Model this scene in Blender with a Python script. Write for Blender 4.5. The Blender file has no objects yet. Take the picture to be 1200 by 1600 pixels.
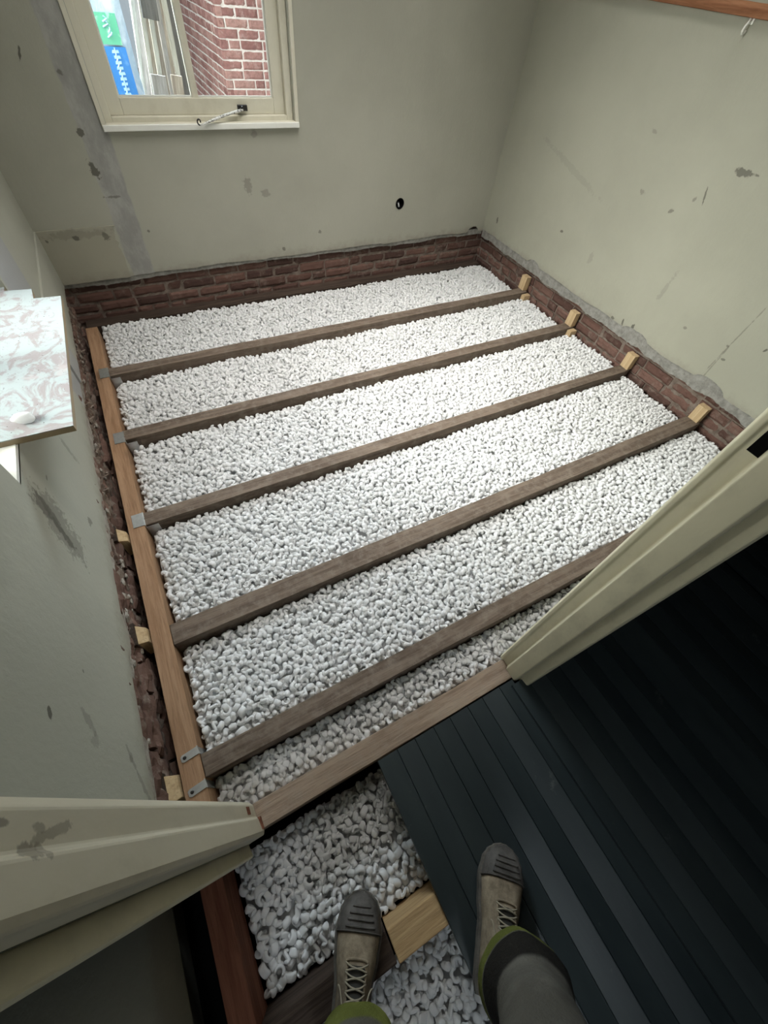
import bpy, bmesh, math, random
import numpy as np
from mathutils import Vector, Matrix, noise as mnoise
PI = math.pi
random.seed(7); rng = np.random.default_rng(7)
SC = bpy.context.scene; COL = SC.collection

# ------------------------------------------------------------------ camera, world, lights, exposure
cam_d = bpy.data.cameras.new('camera'); cam = bpy.data.objects.new('camera', cam_d); COL.objects.link(cam); SC.camera = cam
cam_d.sensor_fit = 'VERTICAL'; cam_d.sensor_height = 32.0; cam_d.lens = 32.0*636.99/1600; cam_d.clip_start = 0.02
RGT = Vector((0.88099852, -0.46519137, 0.0862473)); DWN = Vector((-0.33496244, -0.74202604, -0.58068711)); FWD = Vector((0.33412837, 0.48269488, -0.80954548))
m = Matrix((( RGT.x, -DWN.x, -FWD.x, 0), (RGT.y, -DWN.y, -FWD.y, 0), (RGT.z, -DWN.z, -FWD.z, 1.5), (0, 0, 0, 1)))
cam.matrix_world = m

W = bpy.data.worlds.new('sky'); SC.world = W; W.use_nodes = True
bg = W.node_tree.nodes['Background']; bg.inputs[0].default_value = (0.80, 0.90, 1.0, 1); bg.inputs[1].default_value = 0.46

def area(name, loc, target, sx, sy, power, colour, spread=180):
    d = bpy.data.lights.new(name, 'AREA'); d.shape = 'RECTANGLE'; d.size = sx; d.size_y = sy; d.energy = power; d.color = colour; d.spread = math.radians(spread)
    o = bpy.data.objects.new(name, d); COL.objects.link(o); o.location = loc
    o.rotation_euler = (Vector(target)-Vector(loc)).to_track_quat('-Z', 'Y').to_euler(); return o
area('daylight_left_window', (-2.1, 2.35, 2.3), (0.7, 0.9, 0.3), 3.7, 1.8, 660, (1.0, 0.985, 0.94))
area('daylight_far_window', (0.50, 4.15, 2.85), (0.55, 1.05, 1.05), 2.6, 2.0, 610, (0.78, 0.89, 1.0))
area('hall_daylight', (-0.30, -1.25, 2.2), (0.30, -0.5, 0.0), 0.22, 0.22, 1.8, (0.84, 0.93, 1.0), 95)
area('added_overhead_fill', (1.15, 1.85, 2.42), (1.15, 1.85, 0.0), 2.0, 1.5, 25, (1.0, 0.975, 0.95), 98)  # added fill with no fitting behind it, lifts the floor against the walls
SC.view_settings.view_transform = 'Standard'; SC.view_settings.look = 'None'; SC.view_settings.gamma = 1.0
SC.view_settings.use_curve_mapping = False; SC.view_settings.exposure = 0.32

# ------------------------------------------------------------------ helpers
def tag(o, label=None, cat=None, group=None, kind=None):
    if label: o['label'] = label
    if cat: o['category'] = cat
    if group: o['group'] = group
    if kind: o['kind'] = kind
    return o
def obj(name, bm, mat, parent=None, smooth=False, bevel=0.0):
    bmesh.ops.recalc_face_normals(bm, faces=bm.faces)
    me = bpy.data.meshes.new(name); bm.to_mesh(me); bm.free()
    mats = mat if isinstance(mat, (list, tuple)) else [mat]
    for x in mats: me.materials.append(x)
    if smooth: me.polygons.foreach_set('use_smooth', [True]*len(me.polygons))
    o = bpy.data.objects.new(name, me); COL.objects.link(o)
    if parent is not None:
        o.parent = parent; o.matrix_parent_inverse = Matrix.Identity(4)
    if bevel:
        b = o.modifiers.new('bevel', 'BEVEL'); b.width = bevel; b.segments = 2; b.limit_method = 'ANGLE'
    return o
def empty(name, loc=(0, 0, 0), rz=0, label=None, cat=None, group=None, kind=None):
    o = bpy.data.objects.new(name, None); COL.objects.link(o); o.location = loc; o.rotation_euler = (0, 0, rz); o.empty_display_size = .05
    return tag(o, label, cat, group, kind)
def box(bm, a, b, mi=0):
    vs = [bm.verts.new((x, y, z)) for x in (a[0], b[0]) for y in (a[1], b[1]) for z in (a[2], b[2])]
    for f in ((0, 1, 3, 2), (4, 6, 7, 5), (0, 4, 5, 1), (2, 3, 7, 6), (0, 2, 6, 4), (1, 5, 7, 3)):
        bm.faces.new([vs[i] for i in f]).material_index = mi
    return vs
def NB(): return bmesh.new()
def rough_bar(bm, a, b, seg, amp, axis=0, seed=0, fr=3.0):
    """box a..b cut in slices along an axis, with the worn wobble of old timber"""
    n = max(2, seg); ring_prev = None
    o = [i for i in range(3) if i != axis]
    for k in range(n+1):
        t = a[axis]+(b[axis]-a[axis])*k/n; ring = []
        pr = []
        for (u, v) in ((0, 0), (.5, 0), (1, 0), (1, .5), (1, 1), (.5, 1), (0, 1), (0, .5)):
            p = [0, 0, 0]; p[axis] = t; p[o[0]] = a[o[0]]+(b[o[0]]-a[o[0]])*u; p[o[1]] = a[o[1]]+(b[o[1]]-a[o[1]])*v
            q = Vector((t*fr+seed*7.3, u*2.0+seed, v*2.0))
            nv = mnoise.noise_vector(q)*amp + mnoise.noise_vector(q*6)*amp*.3
            p[o[0]] += nv.x; p[o[1]] += nv.y
            pr.append(bm.verts.new(p))
        if ring_prev:
            for i in range(8): bm.faces.new((ring_prev[i], ring_prev[(i+1) % 8], pr[(i+1) % 8], pr[i]))
        else: bm.faces.new(pr)
        ring_prev = pr
    bm.faces.new(ring_prev[::-1])
def slab(bm, loops, fn, depth):
    """loops: outline then holes, 2D; fn(u, v, d) -> 3D point; a plate of the given depth"""
    front = []; edges = []
    for L in loops:
        vs = [bm.verts.new(fn(u, v, 0)) for u, v in L]; front.append(vs)
        edges += [bm.edges.new((vs[i], vs[(i+1) % len(vs)])) for i in range(len(vs))]
    r = bmesh.ops.triangle_fill(bm, use_beauty=True, use_dissolve=False, edges=edges)
    faces = [g for g in r['geom'] if isinstance(g, bmesh.types.BMFace)]
    mp = {}
    for L, vs in zip(loops, front):
        for (u, v), a in zip(L, vs): mp[a] = bm.verts.new(fn(u, v, depth))
    for f in faces: bm.faces.new([mp[v] for v in reversed(f.verts)])
    for vs in front:
        for i in range(len(vs)):
            a, b = vs[i], vs[(i+1) % len(vs)]; bm.faces.new((a, b, mp[b], mp[a]))
def tube(bm, pts, r, n=8, cap=True, flat=1.0):
    pts = [Vector(p) for p in pts]; rings = []
    up = Vector((0, 0, 1)); prevn = None
    for i, p in enumerate(pts):
        t = (pts[min(i+1, len(pts)-1)]-pts[max(i-1, 0)]).normalized()
        if prevn is None:
            nn = t.cross(up)
            if nn.length < .1: nn = t.cross(Vector((1, 0, 0)))
            nn.normalize()
        else: nn = (prevn-t*prevn.dot(t)).normalized()
        prevn = nn; bb = t.cross(nn); rr = r[i] if isinstance(r, (list, tuple)) else r
        rings.append([bm.verts.new(p+nn*math.cos(2*PI*k/n)*rr+bb*math.sin(2*PI*k/n)*rr*flat) for k in range(n)])
    for a, b in zip(rings, rings[1:]):
        for k in range(n): bm.faces.new((a[k], a[(k+1) % n], b[(k+1) % n], b[k]))
    if cap: bm.faces.new(rings[0][::-1]); bm.faces.new(rings[-1])
def loft(bm, rings, cap=True, closed=True):
    rs = [[bm.verts.new(p) for p in R] for R in rings]; n = len(rs[0]); fs = []
    for a, b in zip(rs, rs[1:]):
        for k in range(n if closed else n-1): fs.append(bm.faces.new((a[k], a[(k+1) % n], b[(k+1) % n], b[k])))
    if cap: bm.faces.new(rs[0][::-1]); bm.faces.new(rs[-1])
    return fs
def fbm(x, s=0.0, o=4):
    v = 0; a = 1
    for i in range(o): v += a*mnoise.noise(Vector((x*2**i, s+i*3.1, .37*s))); a *= .55
    return v

# ------------------------------------------------------------------ materials
class NT:
    def __init__(s, name):
        s.m = bpy.data.materials.new(name); s.m.use_nodes = True; s.t = s.m.node_tree; s.n = s.t.nodes; s.l = s.t.links
        s.b = s.n['Principled BSDF']; s.tc = s.n.new('ShaderNodeTexCoord')
    def new(s, ty, **kw):
        x = s.n.new(ty)
        for k, v in kw.items(): setattr(x, k, v)
        return x
    def link(s, a, b): s.l.new(a, b)
    def coord(s, scale=(1, 1, 1), src='Object', rot=(0, 0, 0)):
        mp = s.new('ShaderNodeMapping'); mp.inputs['Scale'].default_value = scale; mp.inputs['Rotation'].default_value = rot
        s.link(s.tc.outputs[src], mp.inputs[0]); return mp.outputs[0]
    def noise(s, vec, scale, detail=4, rough=.55, dist=0):
        x = s.new('ShaderNodeTexNoise'); x.inputs['Scale'].default_value = scale; x.inputs['Detail'].default_value = detail
        x.inputs['Roughness'].default_value = rough; x.inputs['Distortion'].default_value = dist; s.link(vec, x.inputs['Vector']); return x.outputs['Fac']
    def ramp(s, fac, stops):
        r = s.new('ShaderNodeValToRGB'); e = r.color_ramp.elements
        while len(e) < len(stops): e.new(.5)
        for k, (p, c) in enumerate(stops):
            e[k].position = p; e[k].color = (*c, 1) if len(c) == 3 else (c[0],)*3+(1,)
        s.link(fac, r.inputs[0]); return r.outputs[0]
    def rng(s, fac, a, b, c=0, d=1):
        r = s.new('ShaderNodeMapRange'); r.interpolation_type = 'SMOOTHSTEP'
        for i, v in zip((1, 2, 3, 4), (a, b, c, d)): r.inputs[i].default_value = v
        s.link(fac, r.inputs[0]); return r.outputs[0]
    def mix(s, fac, a, b, mode='MIX'):
        x = s.new('ShaderNodeMix', data_type='RGBA', blend_type=mode)
        for i, v in ((0, fac), (6, a), (7, b)):
            if isinstance(v, (int, float)): x.inputs[i].default_value = v
            elif isinstance(v, tuple): x.inputs[i].default_value = (*v, 1)
            else: s.link(v, x.inputs[i])
        return x.outputs[2]
    def math(s, op, a, b=0.0):
        x = s.new('ShaderNodeMath', operation=op)
        for i, v in ((0, a), (1, b)):
            if isinstance(v, (int, float)): x.inputs[i].default_value = v
            else: s.link(v, x.inputs[i])
        return x.outputs[0]
    def bump(s, h, strength=.3, dist=.01):
        x = s.new('ShaderNodeBump'); x.inputs['Strength'].default_value = strength; x.inputs['Distance'].default_value = dist
        s.link(h, x.inputs['Height']); s.link(x.outputs[0], s.b.inputs['Normal'])
    def out(s, col, rough=.8, spec=.3, metal=0):
        if isinstance(col, tuple): s.b.inputs['Base Color'].default_value = (*col, 1)
        else: s.link(col, s.b.inputs['Base Color'])
        if isinstance(rough, (int, float)): s.b.inputs['Roughness'].default_value = rough
        else: s.link(rough, s.b.inputs['Roughness'])
        s.b.inputs['Specular IOR Level'].default_value = spec; s.b.inputs['Metallic'].default_value = metal
        return s.m
def marks(t, base, plane, items, dark=(.11, .105, .085)):
    """scrapes, dents and dirt on painted plaster, at their places on the wall (u along the wall, v up)"""
    sep = t.new('ShaderNodeSeparateXYZ'); t.link(t.tc.outputs['Object'], sep.inputs[0])
    U = sep.outputs[1 if plane == 'x' else 0]; V = sep.outputs[2]
    nz = t.noise(t.coord(), 55, 3, .7)
    nz2 = t.noise(t.coord(), 14, 3, .7)
    nn = t.math('MULTIPLY', t.math('SUBTRACT', t.math('ADD', nz, nz2), 1.0), 2.2)
    col = base
    for (cu, cv, ang, L, Wd, s) in items:
        c, sn = math.cos(ang), math.sin(ang)
        du = t.math('SUBTRACT', U, cu); dv = t.math('SUBTRACT', V, cv)
        a = t.math('ADD', t.math('MULTIPLY', du, c/L), t.math('MULTIPLY', dv, sn/L))
        b = t.math('ADD', t.math('MULTIPLY', du, -sn/Wd), t.math('MULTIPLY', dv, c/Wd))
        d = t.math('SQRT', t.math('ADD', t.math('MULTIPLY', a, a), t.math('MULTIPLY', b, b)))
        mk = t.rng(t.math('ADD', d, nn), .75, 1.15, s, 0)
        col = t.mix(mk, col, dark)
    return col

def painted_wall(name, items, plane, base=(.39, .385, .318), band=None, extra=None):
    t = NT(name); v = t.coord()
    n1 = t.noise(v, 1.6, 5, .6); col = t.mix(t.rng(n1, .3, .7), tuple(c*.93 for c in base), tuple(min(1, c*1.05) for c in base))
    n2 = t.noise(t.coord((1, 1, .35)), 9, 5, .65); col = t.mix(t.rng(n2, .55, .8, 0, .22), col, (.36, .355, .30))
    sep = t.new('ShaderNodeSeparateXYZ'); t.link(t.tc.outputs['Object'], sep.inputs[0])
    # grime towards the torn bottom edge of the plaster
    low = t.math('ADD', sep.outputs[2], t.math('MULTIPLY', t.math('SUBTRACT', t.noise(v, 18, 4, .7), .5), .12))
    col = t.mix(t.rng(low, .14, .235, .75, 0), col, (.27, .25, .20))
    if band:   # a vertical chase filled with bare grey plaster
        wob = t.math('MULTIPLY', t.math('SUBTRACT', t.noise(v, 9, 4, .65), .5), .035)
        x = t.math('ADD', sep.outputs[0], wob)
        x = t.math('SUBTRACT', x, t.math('MULTIPLY', sep.outputs[2], .012))
        mk = t.math('MULTIPLY', t.rng(x, band[0]-.004, band[0]+.006), t.rng(x, band[1]-.006, band[1]+.004, 1, 0))
        g = t.mix(t.rng(t.noise(t.coord((1, 1, .5)), 14, 5, .7), .35, .7), (.30, .298, .275), (.40, .395, .365))
        g = t.mix(t.rng(t.noise(t.coord(), 5, 3, .5), .5, .62, 0, .4), g, (.25, .245, .225))
        col = t.mix(mk, col, g)
    if extra: col = extra(t, col, sep)
    if items: col = marks(t, col, plane, items)
    t.bump(t.math('ADD', t.noise(v, 60, 4, .6), t.math('MULTIPLY', n2, 2.0)), .25, .004)
    return t.out(col, .62, .25)

FAR = [(-0.134, 1.094, -1.98, 0.024, 0.004, 0.9), (-0.024, 0.692, -1.34, 0.03, 0.016, 0.95), (-0.022, 0.838, -1.33, 0.014, 0.015, 0.9), (-0.01, 1.042, -1.22, 0.013, 0.011, 0.6), (0.011, 0.575, 0.0, 0.047, 0.006, 0.6), (0.754, 0.585, -1.38, 0.042, 0.023, 0.4), (0.857, 0.54, -0.06, 0.024, 0.02, 0.35), (-0.243, 0.402, -1.12, 0.012, 0.011, 0.9), (-0.385, 0.401, -1.17, 0.008, 0.008, 0.8), (-0.095, 0.397, -0.92, 0.018, 0.019, 0.7), (0.134, 0.402, -0.6, 0.007, 0.007, 0.7), (0.834, 0.82, -1.19, 0.021, 0.015, 0.3), (0.939, 0.219, -0.83, 0.012, 0.009, 0.7), (1.207, 0.299, -0.47, 0.01, 0.008, 0.6), (-0.24, 0.42, 0.0, 0.16, 0.022, .25)]
RIGHT = [(1.317, 1.022, 3.06, 0.05, 0.012, 0.8), (1.429, 0.896, -1.92, 0.034, 0.004, 0.8), (1.47, 0.87, 2.17, 0.013, 0.01, 0.5), (1.557, 0.79, 2.48, 0.017, 0.01, 0.6), (1.776, 0.811, -3.01, 0.021, 0.016, 0.4), (2.214, 0.456, 3.09, 0.013, 0.007, 0.8), (2.874, 0.298, -1.75, 0.025, 0.009, 0.8), (1.551, 0.196, -2.99, 0.013, 0.008, 0.8), (1.471, 0.209, -1.83, 0.024, 0.007, 0.9), (1.394, 0.216, 1.68, 0.018, 0.009, 0.9), (0.703, 0.472, 2.01, 0.011, 0.005, 0.9), (0.853, 0.429, 1.65, 0.204, 0.0035, 0.45), (0.855, 0.27, 1.59, 0.159, 0.0035, 0.4), (1.112, 0.368, 3.05, 0.008, 0.006, 0.5), (0.86, 0.402, 3.06, 0.007, 0.006, 0.6), (0.832, 0.338, 2.91, 0.01, 0.006, 0.7), (1.343, 0.483, 1.68, 0.074, 0.012, 0.2), (1.907, 0.406, 1.5, 0.038, 0.02, 0.2), (1.872, 1.047, -2.81, 0.019, 0.007, 0.3), (2.314, 0.767, -2.9, 0.283, 0.017, 0.12)]
LEFT = [(0.922, 0.505, -1.89, 0.125, 0.058, 0.5), (0.925, 0.529, -1.99, 0.085, 0.016, 0.75), (0.905, 0.49, -1.85, 0.06, 0.012, 0.8), (0.93, 0.582, -2.0, 0.036, 0.021, 0.6), (0.38, 0.616, -2.82, 0.014, 0.006, 1.0), (0.386, 0.467, -2.4, 0.03, 0.014, 0.35), (1.089, 0.295, -2.47, 0.016, 0.021, 0.6), (1.064, 0.547, -3.03, 0.014, 0.004, 0.6), (0.505, 0.466, -2.39, 0.006, 0.004, 0.7), (1.354, 0.393, -1.6, 0.063, 0.013, 0.35), (0.345, 0.446, -2.41, 0.017, 0.021, 0.25), (0.327, 0.27, -2.56, 0.009, 0.011, 0.4), (0.29, .24, -2.5, .09, .008, .4)]
def left_grey(t, col, sep):   # replastered strip beside the window, north of a straight edge
    mk = t.math('MULTIPLY', t.rng(sep.outputs[1], 2.216, 2.224, 1, 0), t.rng(sep.outputs[1], 1.86, 1.90))
    return t.mix(mk, col, (.36, .365, .36))
M_FAR = painted_wall('paint_far_wall', FAR, 'y', band=(-.035, .092))
M_RIGHT = painted_wall('paint_right_wall', RIGHT, 'x', base=(.38, .375, .30))
M_LEFT = painted_wall('paint_left_wall', LEFT, 'x', base=(.40, .40, .335), extra=left_grey)
M_HALL = painted_wall('paint_hall', None, 'x', base=(.34, .345, .31))
M_CEIL = painted_wall('paint_ceiling', None, 'x', base=(.78, .78, .72))
M_PATCH = painted_wall('painted_plaster_patch', FAR, 'y', base=(.35, .335, .265))

def wood(name, dark, light, axis=0, scale=1.0, rough=.8, spec=.2, knots=False, dust=None):
    t = NT(name); sc = [1.0, 1.0, 1.0]
    for i in range(3):
        if i != axis: sc[i] = 14.0
    sc = tuple(x*scale for x in sc)
    g = t.noise(t.coord(sc), 3.0, 6, .65, .6); g2 = t.noise(t.coord(tuple(x*3 for x in sc)), 4.0, 3, .6)
    col = t.mix(t.rng(g, .3, .7), dark, light)
    col = t.mix(t.rng(g2, .5, .7, 0, .35), col, tuple(c*.55 for c in dark))
    if knots:
        k = t.new('ShaderNodeTexVoronoi'); k.inputs['Scale'].default_value = 1.0; s2 = [9.0]*3; s2[axis] = 3.2
        t.link(t.coord(tuple(s2)), k.inputs['Vector'])
        col = t.mix(t.rng(k.outputs['Distance'], .08, .2, .75, 0), col, tuple(c*.45 for c in dark))
    if dust:
        col = t.mix(t.rng(t.noise(t.coord(), 22, 5, .75), .42, .72, 0, .7), col, dust)
    t.bump(t.math('ADD', g, g2), .5, .003)
    return t.out(col, rough, spec)
M_JOIST = wood('old_joist_timber', (.09, .065, .048), (.19, .145, .11), dust=(.22, .18, .145))
M_BEAM = wood('threshold_timber', (.22, .155, .11), (.36, .27, .195), dust=(.30, .24, .185))
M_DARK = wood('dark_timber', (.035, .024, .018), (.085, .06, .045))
M_PINE = wood('new_pine_y', (.27, .155, .085), (.40, .25, .15), axis=1, knots=True)
M_PINEB = wood('pine_block', (.44, .31, .17), (.60, .45, .27), axis=2)
M_PINEX = wood('pine_joist', (.42, .27, .13), (.55, .38, .20), axis=0)
M_RED = wood('reddish_pine', (.14, .05, .03), (.24, .10, .06), axis=1)
M_RAIL = wood('brown_batten', (.20, .085, .04), (.36, .17, .09), axis=1)
M_OUTWOOD = wood('weathered_plank', (.24, .19, .15), (.50, .44, .36), axis=2, scale=1.5)
M_OUTGREY = wood('grey_plank', (.22, .20, .18), (.42, .39, .36), axis=2, scale=1.5)
M_DARKB = wood('dark_grey_board', (.08, .075, .07), (.16, .15, .14), axis=2)
M_PALE = wood('pale_batten', (.38, .36, .30), (.56, .53, .45), axis=2)

def brick_mat(name, pal, mortar_speck):
    t = NT(name); v = t.coord()
    info = t.new('ShaderNodeAttribute'); info.attribute_name = 'tone'
    col = t.ramp(info.outputs['Fac'], pal)
    col = t.mix(t.rng(t.noise(v, 30, 5, .7), .4, .75, 0, .55), col, (.11, .06, .05))
    col = t.mix(t.rng(t.noise(v, 11, 5, .75), .52, .66, 0, .6), col, mortar_speck)
    t.bump(t.noise(v, 55, 5, .7), .8, .005)
    return t.out(col, .95, .1)
M_BRICK = brick_mat('old_red_brick', [(0, (.08, .048, .040)), (.5, (.140, .078, .062)), (1, (.19, .112, .09))], (.22, .17, .14))
M_OUTBRICK = brick_mat('garden_wall_brick', [(0, (.25, .12, .11)), (.5, (.34, .175, .16)), (1, (.40, .235, .205))], (.45, .32, .29))
def mortar(name, a, b):
    t = NT(name); v = t.coord(); n = t.noise(v, 24, 6, .7)
    t.bump(n, 1.0, .008); return t.out(t.mix(t.rng(n, .3, .7), a, b), .95, .1)
M_MORTAR = mortar('crumbly_mortar', (.13, .10, .08), (.27, .22, .185))
M_LBRICK = brick_mat('crumbling_brown_brick', [(0, (.09, .06, .048)), (.5, (.15, .09, .07)), (1, (.21, .14, .11))], (.30, .25, .21))
M_CEMENT = mortar('grey_cement_render', (.20, .195, .175), (.34, .33, .30))
M_OUTMORTAR = mortar('pale_mortar', (.60, .55, .50), (.75, .70, .66))
M_RIM = mortar('broken_pale_plaster', (.22, .195, .165), (.42, .39, .34))
M_RUBBLE = mortar('dusty_rubble', (.10, .07, .055), (.34, .28, .23))

def paint(name, base, dirt, amt=.35, rough=.45, sc=7, mk=None):
    t = NT(name); v = t.coord((1, 1, .6)); n = t.noise(v, sc, 6, .7)
    col = t.mix(t.rng(n, .45, .75, 0, amt), base, dirt)
    if mk: col = marks(t, col, 'x', mk, (.20, .17, .12))
    t.bump(t.math('ADD', n, t.noise(v, 40, 3, .5)), .25, .003); return t.out(col, rough, .4)
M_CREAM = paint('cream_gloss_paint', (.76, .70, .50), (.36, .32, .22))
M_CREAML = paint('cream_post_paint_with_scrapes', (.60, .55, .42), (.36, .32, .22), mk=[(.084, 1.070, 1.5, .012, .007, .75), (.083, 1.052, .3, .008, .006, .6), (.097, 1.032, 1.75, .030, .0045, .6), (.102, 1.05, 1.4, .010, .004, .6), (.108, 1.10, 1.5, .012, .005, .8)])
M_CREAM2 = paint('cream_window_paint', (.68, .65, .53), (.44, .40, .29))
M_WHITEP = paint('white_window_paint', (.80, .80, .74), (.5, .48, .4), .2)
M_EDGE = paint('sawn_board_edge', (.33, .25, .15), (.18, .13, .08))
t = NT('bare_red_wood_patch'); M_BARE = t.out(t.mix(t.rng(t.noise(t.coord((1, 1, .2)), 60, 4, .7), .3, .7), (.10, .03, .02), (.30, .13, .08)), .9, .1)
t = NT('black_void'); M_BLACK = t.out((.006, .006, .006), .9, .05)
t = NT('galvanised_steel'); n = t.noise(t.coord(), 60, 3); M_STEEL = t.out(t.mix(n, (.42, .43, .42), (.66, .67, .66)), .38, .5, .85)
t = NT('wrought_iron'); M_IRON = t.out((.045, .043, .04), .42, .5, .7)
t = NT('stay_worn_white'); M_STAY = t.out(t.mix(t.rng(t.noise(t.coord(), 90, 4, .7), .5, .6), (.62, .62, .58), (.12, .11, .10)), .4, .5)
# foam
t = NT('white_foam'); v = t.coord(); n = t.noise(v, 40, 3)
M_FOAM = t.out(t.mix(t.rng(n, .3, .7), (.90, .90, .89), (.96, .96, .96)), .5, .35)
tl = t.new('ShaderNodeBsdfTranslucent'); tl.inputs[0].default_value = (.97, .97, .96, 1); mx = t.new('ShaderNodeMixShader'); mx.inputs[0].default_value = .38
t.link(t.b.outputs[0], mx.inputs[1]); t.link(tl.outputs[0], mx.inputs[2]); t.link(mx.outputs[0], t.n['Material Output'].inputs[0])
# dusty board
t = NT('dusty_white_board'); v = t.coord()
w1 = t.noise(t.coord((1.2, 1, 1), rot=(0, 0, .5)), 9, 6, .65, 2.2)
col = t.mix(t.rng(w1, .46, .60, 0, .75), (.36, .41, .42), (.27, .22, .22))
col = t.mix(t.rng(t.noise(t.coord((1, 1, 1)), 4.5, 5, .7, 1.0), .55, .68, 0, .6), col, (.42, .37, .37))
col = t.mix(t.rng(t.noise(v, 140, 2, .5), .70, .74), col, (.10, .08, .07))
t.bump(w1, .2, .003); M_BOARD = t.out(col, .7, .3)
# dark folding underlay
t = NT('dark_green_foam_underlay'); v = t.coord((1, .25, 1))
col = t.mix(t.rng(t.noise(v, 4, 5, .6), .3, .7), (.020, .027, .029), (.038, .048, .049))
col = t.mix(t.rng(t.noise(t.coord(), 6, 5, .8), .62, .74, 0, .35), col, (.22, .22, .20))
t.bump(t.noise(t.coord((1, .1, 1)), 120, 2), .12, .002)
M_UNDER = t.out(col, .42, .3)
def thin_glass():
    t = NT('window_glass'); t.n.remove(t.b); o = t.n['Material Output']
    tr = t.new('ShaderNodeBsdfTransparent'); gl = t.new('ShaderNodeBsdfGlossy'); gl.inputs['Roughness'].default_value = .02
    fr = t.new('ShaderNodeFresnel'); fr.inputs[0].default_value = 1.45; mx = t.new('ShaderNodeMixShader')
    tr.inputs[0].default_value = (.95, .97, .96, 1)
    t.link(fr.outputs[0], mx.inputs[0]); t.link(tr.outputs[0], mx.inputs[1]); t.link(gl.outputs[0], mx.inputs[2]); t.link(mx.outputs[0], o.inputs[0]); return t.m
M_GLASS = thin_glass()

# ------------------------------------------------------------------ setting
XL, XR, YF, ZC = -.42, 2.66, 3.02, 2.45
def torn(u0, u1, z, amp, seed, step=.012, fr=4.0, bumps=()):
    n = int(abs(u1-u0)/step); out = []
    for k in range(n+1):
        u = u0+(u1-u0)*k/n; zz = z+amp*fbm(u*fr, seed)+amp*.25*fbm(u*60, seed+5)
        for (c, w, h) in bumps: zz += h*max(0, 1-((u-c)/w)**2)**.5 if abs(u-c) < w else 0
        out.append((u, zz))
    return out
def circle(cu, cv, r, n=28, wob=0): return [(cu+r*(1+wob*math.sin(3.1*k))*math.cos(2*PI*k/n), cv+r*(1+wob*math.cos(2.3*k))*math.sin(2*PI*k/n)) for k in range(n)]

def brickwork(bm, u0, u1, z0, z1, fn, front, bl=.205, bh=.052, j=.011, depth=.05, seed=1, jit=.003, tone=None, ztop=None):
    lay = bm.faces.layers.float.get('tone_f') or bm.faces.layers.float.new('tone_f')
    r = random.Random(seed); row = 0; z = z0
    while z < z1:
        u = u0-(bl/2 if row % 2 else 0)-r.random()*.03
        while u < u1:
            L = bl*(.5 if r.random() < .18 else 1)*r.uniform(.93, 1.05)
            a, b = max(u, u0), min(u+L-j, u1)
            if b-a > .02:
                d = front+r.uniform(-1, 1)*jit; pts = []
                bz0, bz1 = z+r.uniform(-.002, .002), z+bh+r.uniform(-.003, .003)
                # front face as a small grid, worn corners
                n, mrow = max(3, int((b-a)/.018)), 4; g = []
                for i in range(n+1):
                    c = []
                    for k in range(mrow+1):
                        fu, fv = i/n, k/mrow; e = min(fu, 1-fu)*(b-a); e2 = min(fv, 1-fv)*(bz1-bz0)
                        back = .006*max(0, 1-min(e, e2)/.008)**2 if min(e, e2) < .008 else 0
                        uu, vv = a+(b-a)*fu, bz0+(bz1-bz0)*fv
                        nn = mnoise.noise(Vector((uu*28, vv*28, seed)))
                        wv = mnoise.noise(Vector((uu*50, vv*50, seed+9)))*.003
                        c.append(bm.verts.new(fn(uu+(wv if .1 < fu < .9 else wv*.6), vv+wv, d+back+nn*jit*1.3)))
                    g.append(c)
                tn = r.random(); fs = []
                for i in range(n):
                    for k in range(mrow): fs.append(bm.faces.new((g[i][k], g[i+1][k], g[i+1][k+1], g[i][k+1])))
                loop = [g[i][0] for i in range(n+1)]+[g[n][k] for k in range(1, mrow+1)]+[g[i][mrow] for i in range(n-1, -1, -1)]+[g[0][k] for k in range(mrow-1, 0, -1)]
                uv = [(a+(b-a)*i/n, bz0) for i in range(n+1)]+[(b, bz0+(bz1-bz0)*k/mrow) for k in range(1, mrow+1)]+[(a+(b-a)*i/n, bz1) for i in range(n-1, -1, -1)]+[(a, bz0+(bz1-bz0)*k/mrow) for k in range(mrow-1, 0, -1)]
                bk = [bm.verts.new(fn(p, q, front+depth)) for p, q in uv]
                for i in range(len(loop)): fs.append(bm.faces.new((loop[i], loop[(i+1) % len(loop)], bk[(i+1) % len(bk)], bk[i])))
                for f in fs: f[lay] = tn
            u += L
        z += bh+j; row += 1
def finish_brick(o):
    me = o.data; a = me.attributes.get('tone_f')
    vals = np.zeros(len(me.polygons), dtype=np.float32); a.data.foreach_get('value', vals)
    n = me.attributes.new('tone', 'FLOAT', 'FACE'); n.data.foreach_set('value', vals); return o
def mortar_sheet(bm, u0, u1, z0, z1, fn, d, depth=.04, amp=.004, st=.02, seed=3):
    nu, nz = max(2, int((u1-u0)/st)), max(2, int((z1-z0)/st)); g = []
    for i in range(nu+1):
        g.append([bm.verts.new(fn(u0+(u1-u0)*i/nu, z0+(z1-z0)*k/nz, d+amp*mnoise.noise(Vector((i*.6, k*.6, seed))))) for k in range(nz+1)])
    for i in range(nu):
        for k in range(nz): bm.faces.new((g[i][k], g[i+1][k], g[i+1][k+1], g[i][k+1]))
f_far = lambda u, v, d: (u, YF+d, v)
f_right = lambda u, v, d: (XR+d, u, v)
f_left = lambda u, v, d: (XL-d, u, v)

def structure(o, label, cat='wall'): return tag(o, label, cat, None, 'structure')
# window openings
FW = (.105, 1.075, .862, 2.02)     # far window in x, z
LW = (.93, 1.86, .672, 2.05)       # left window in y, z
rect = lambda a: [(a[0], a[2]), (a[1], a[2]), (a[1], a[3]), (a[0], a[3])]
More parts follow.
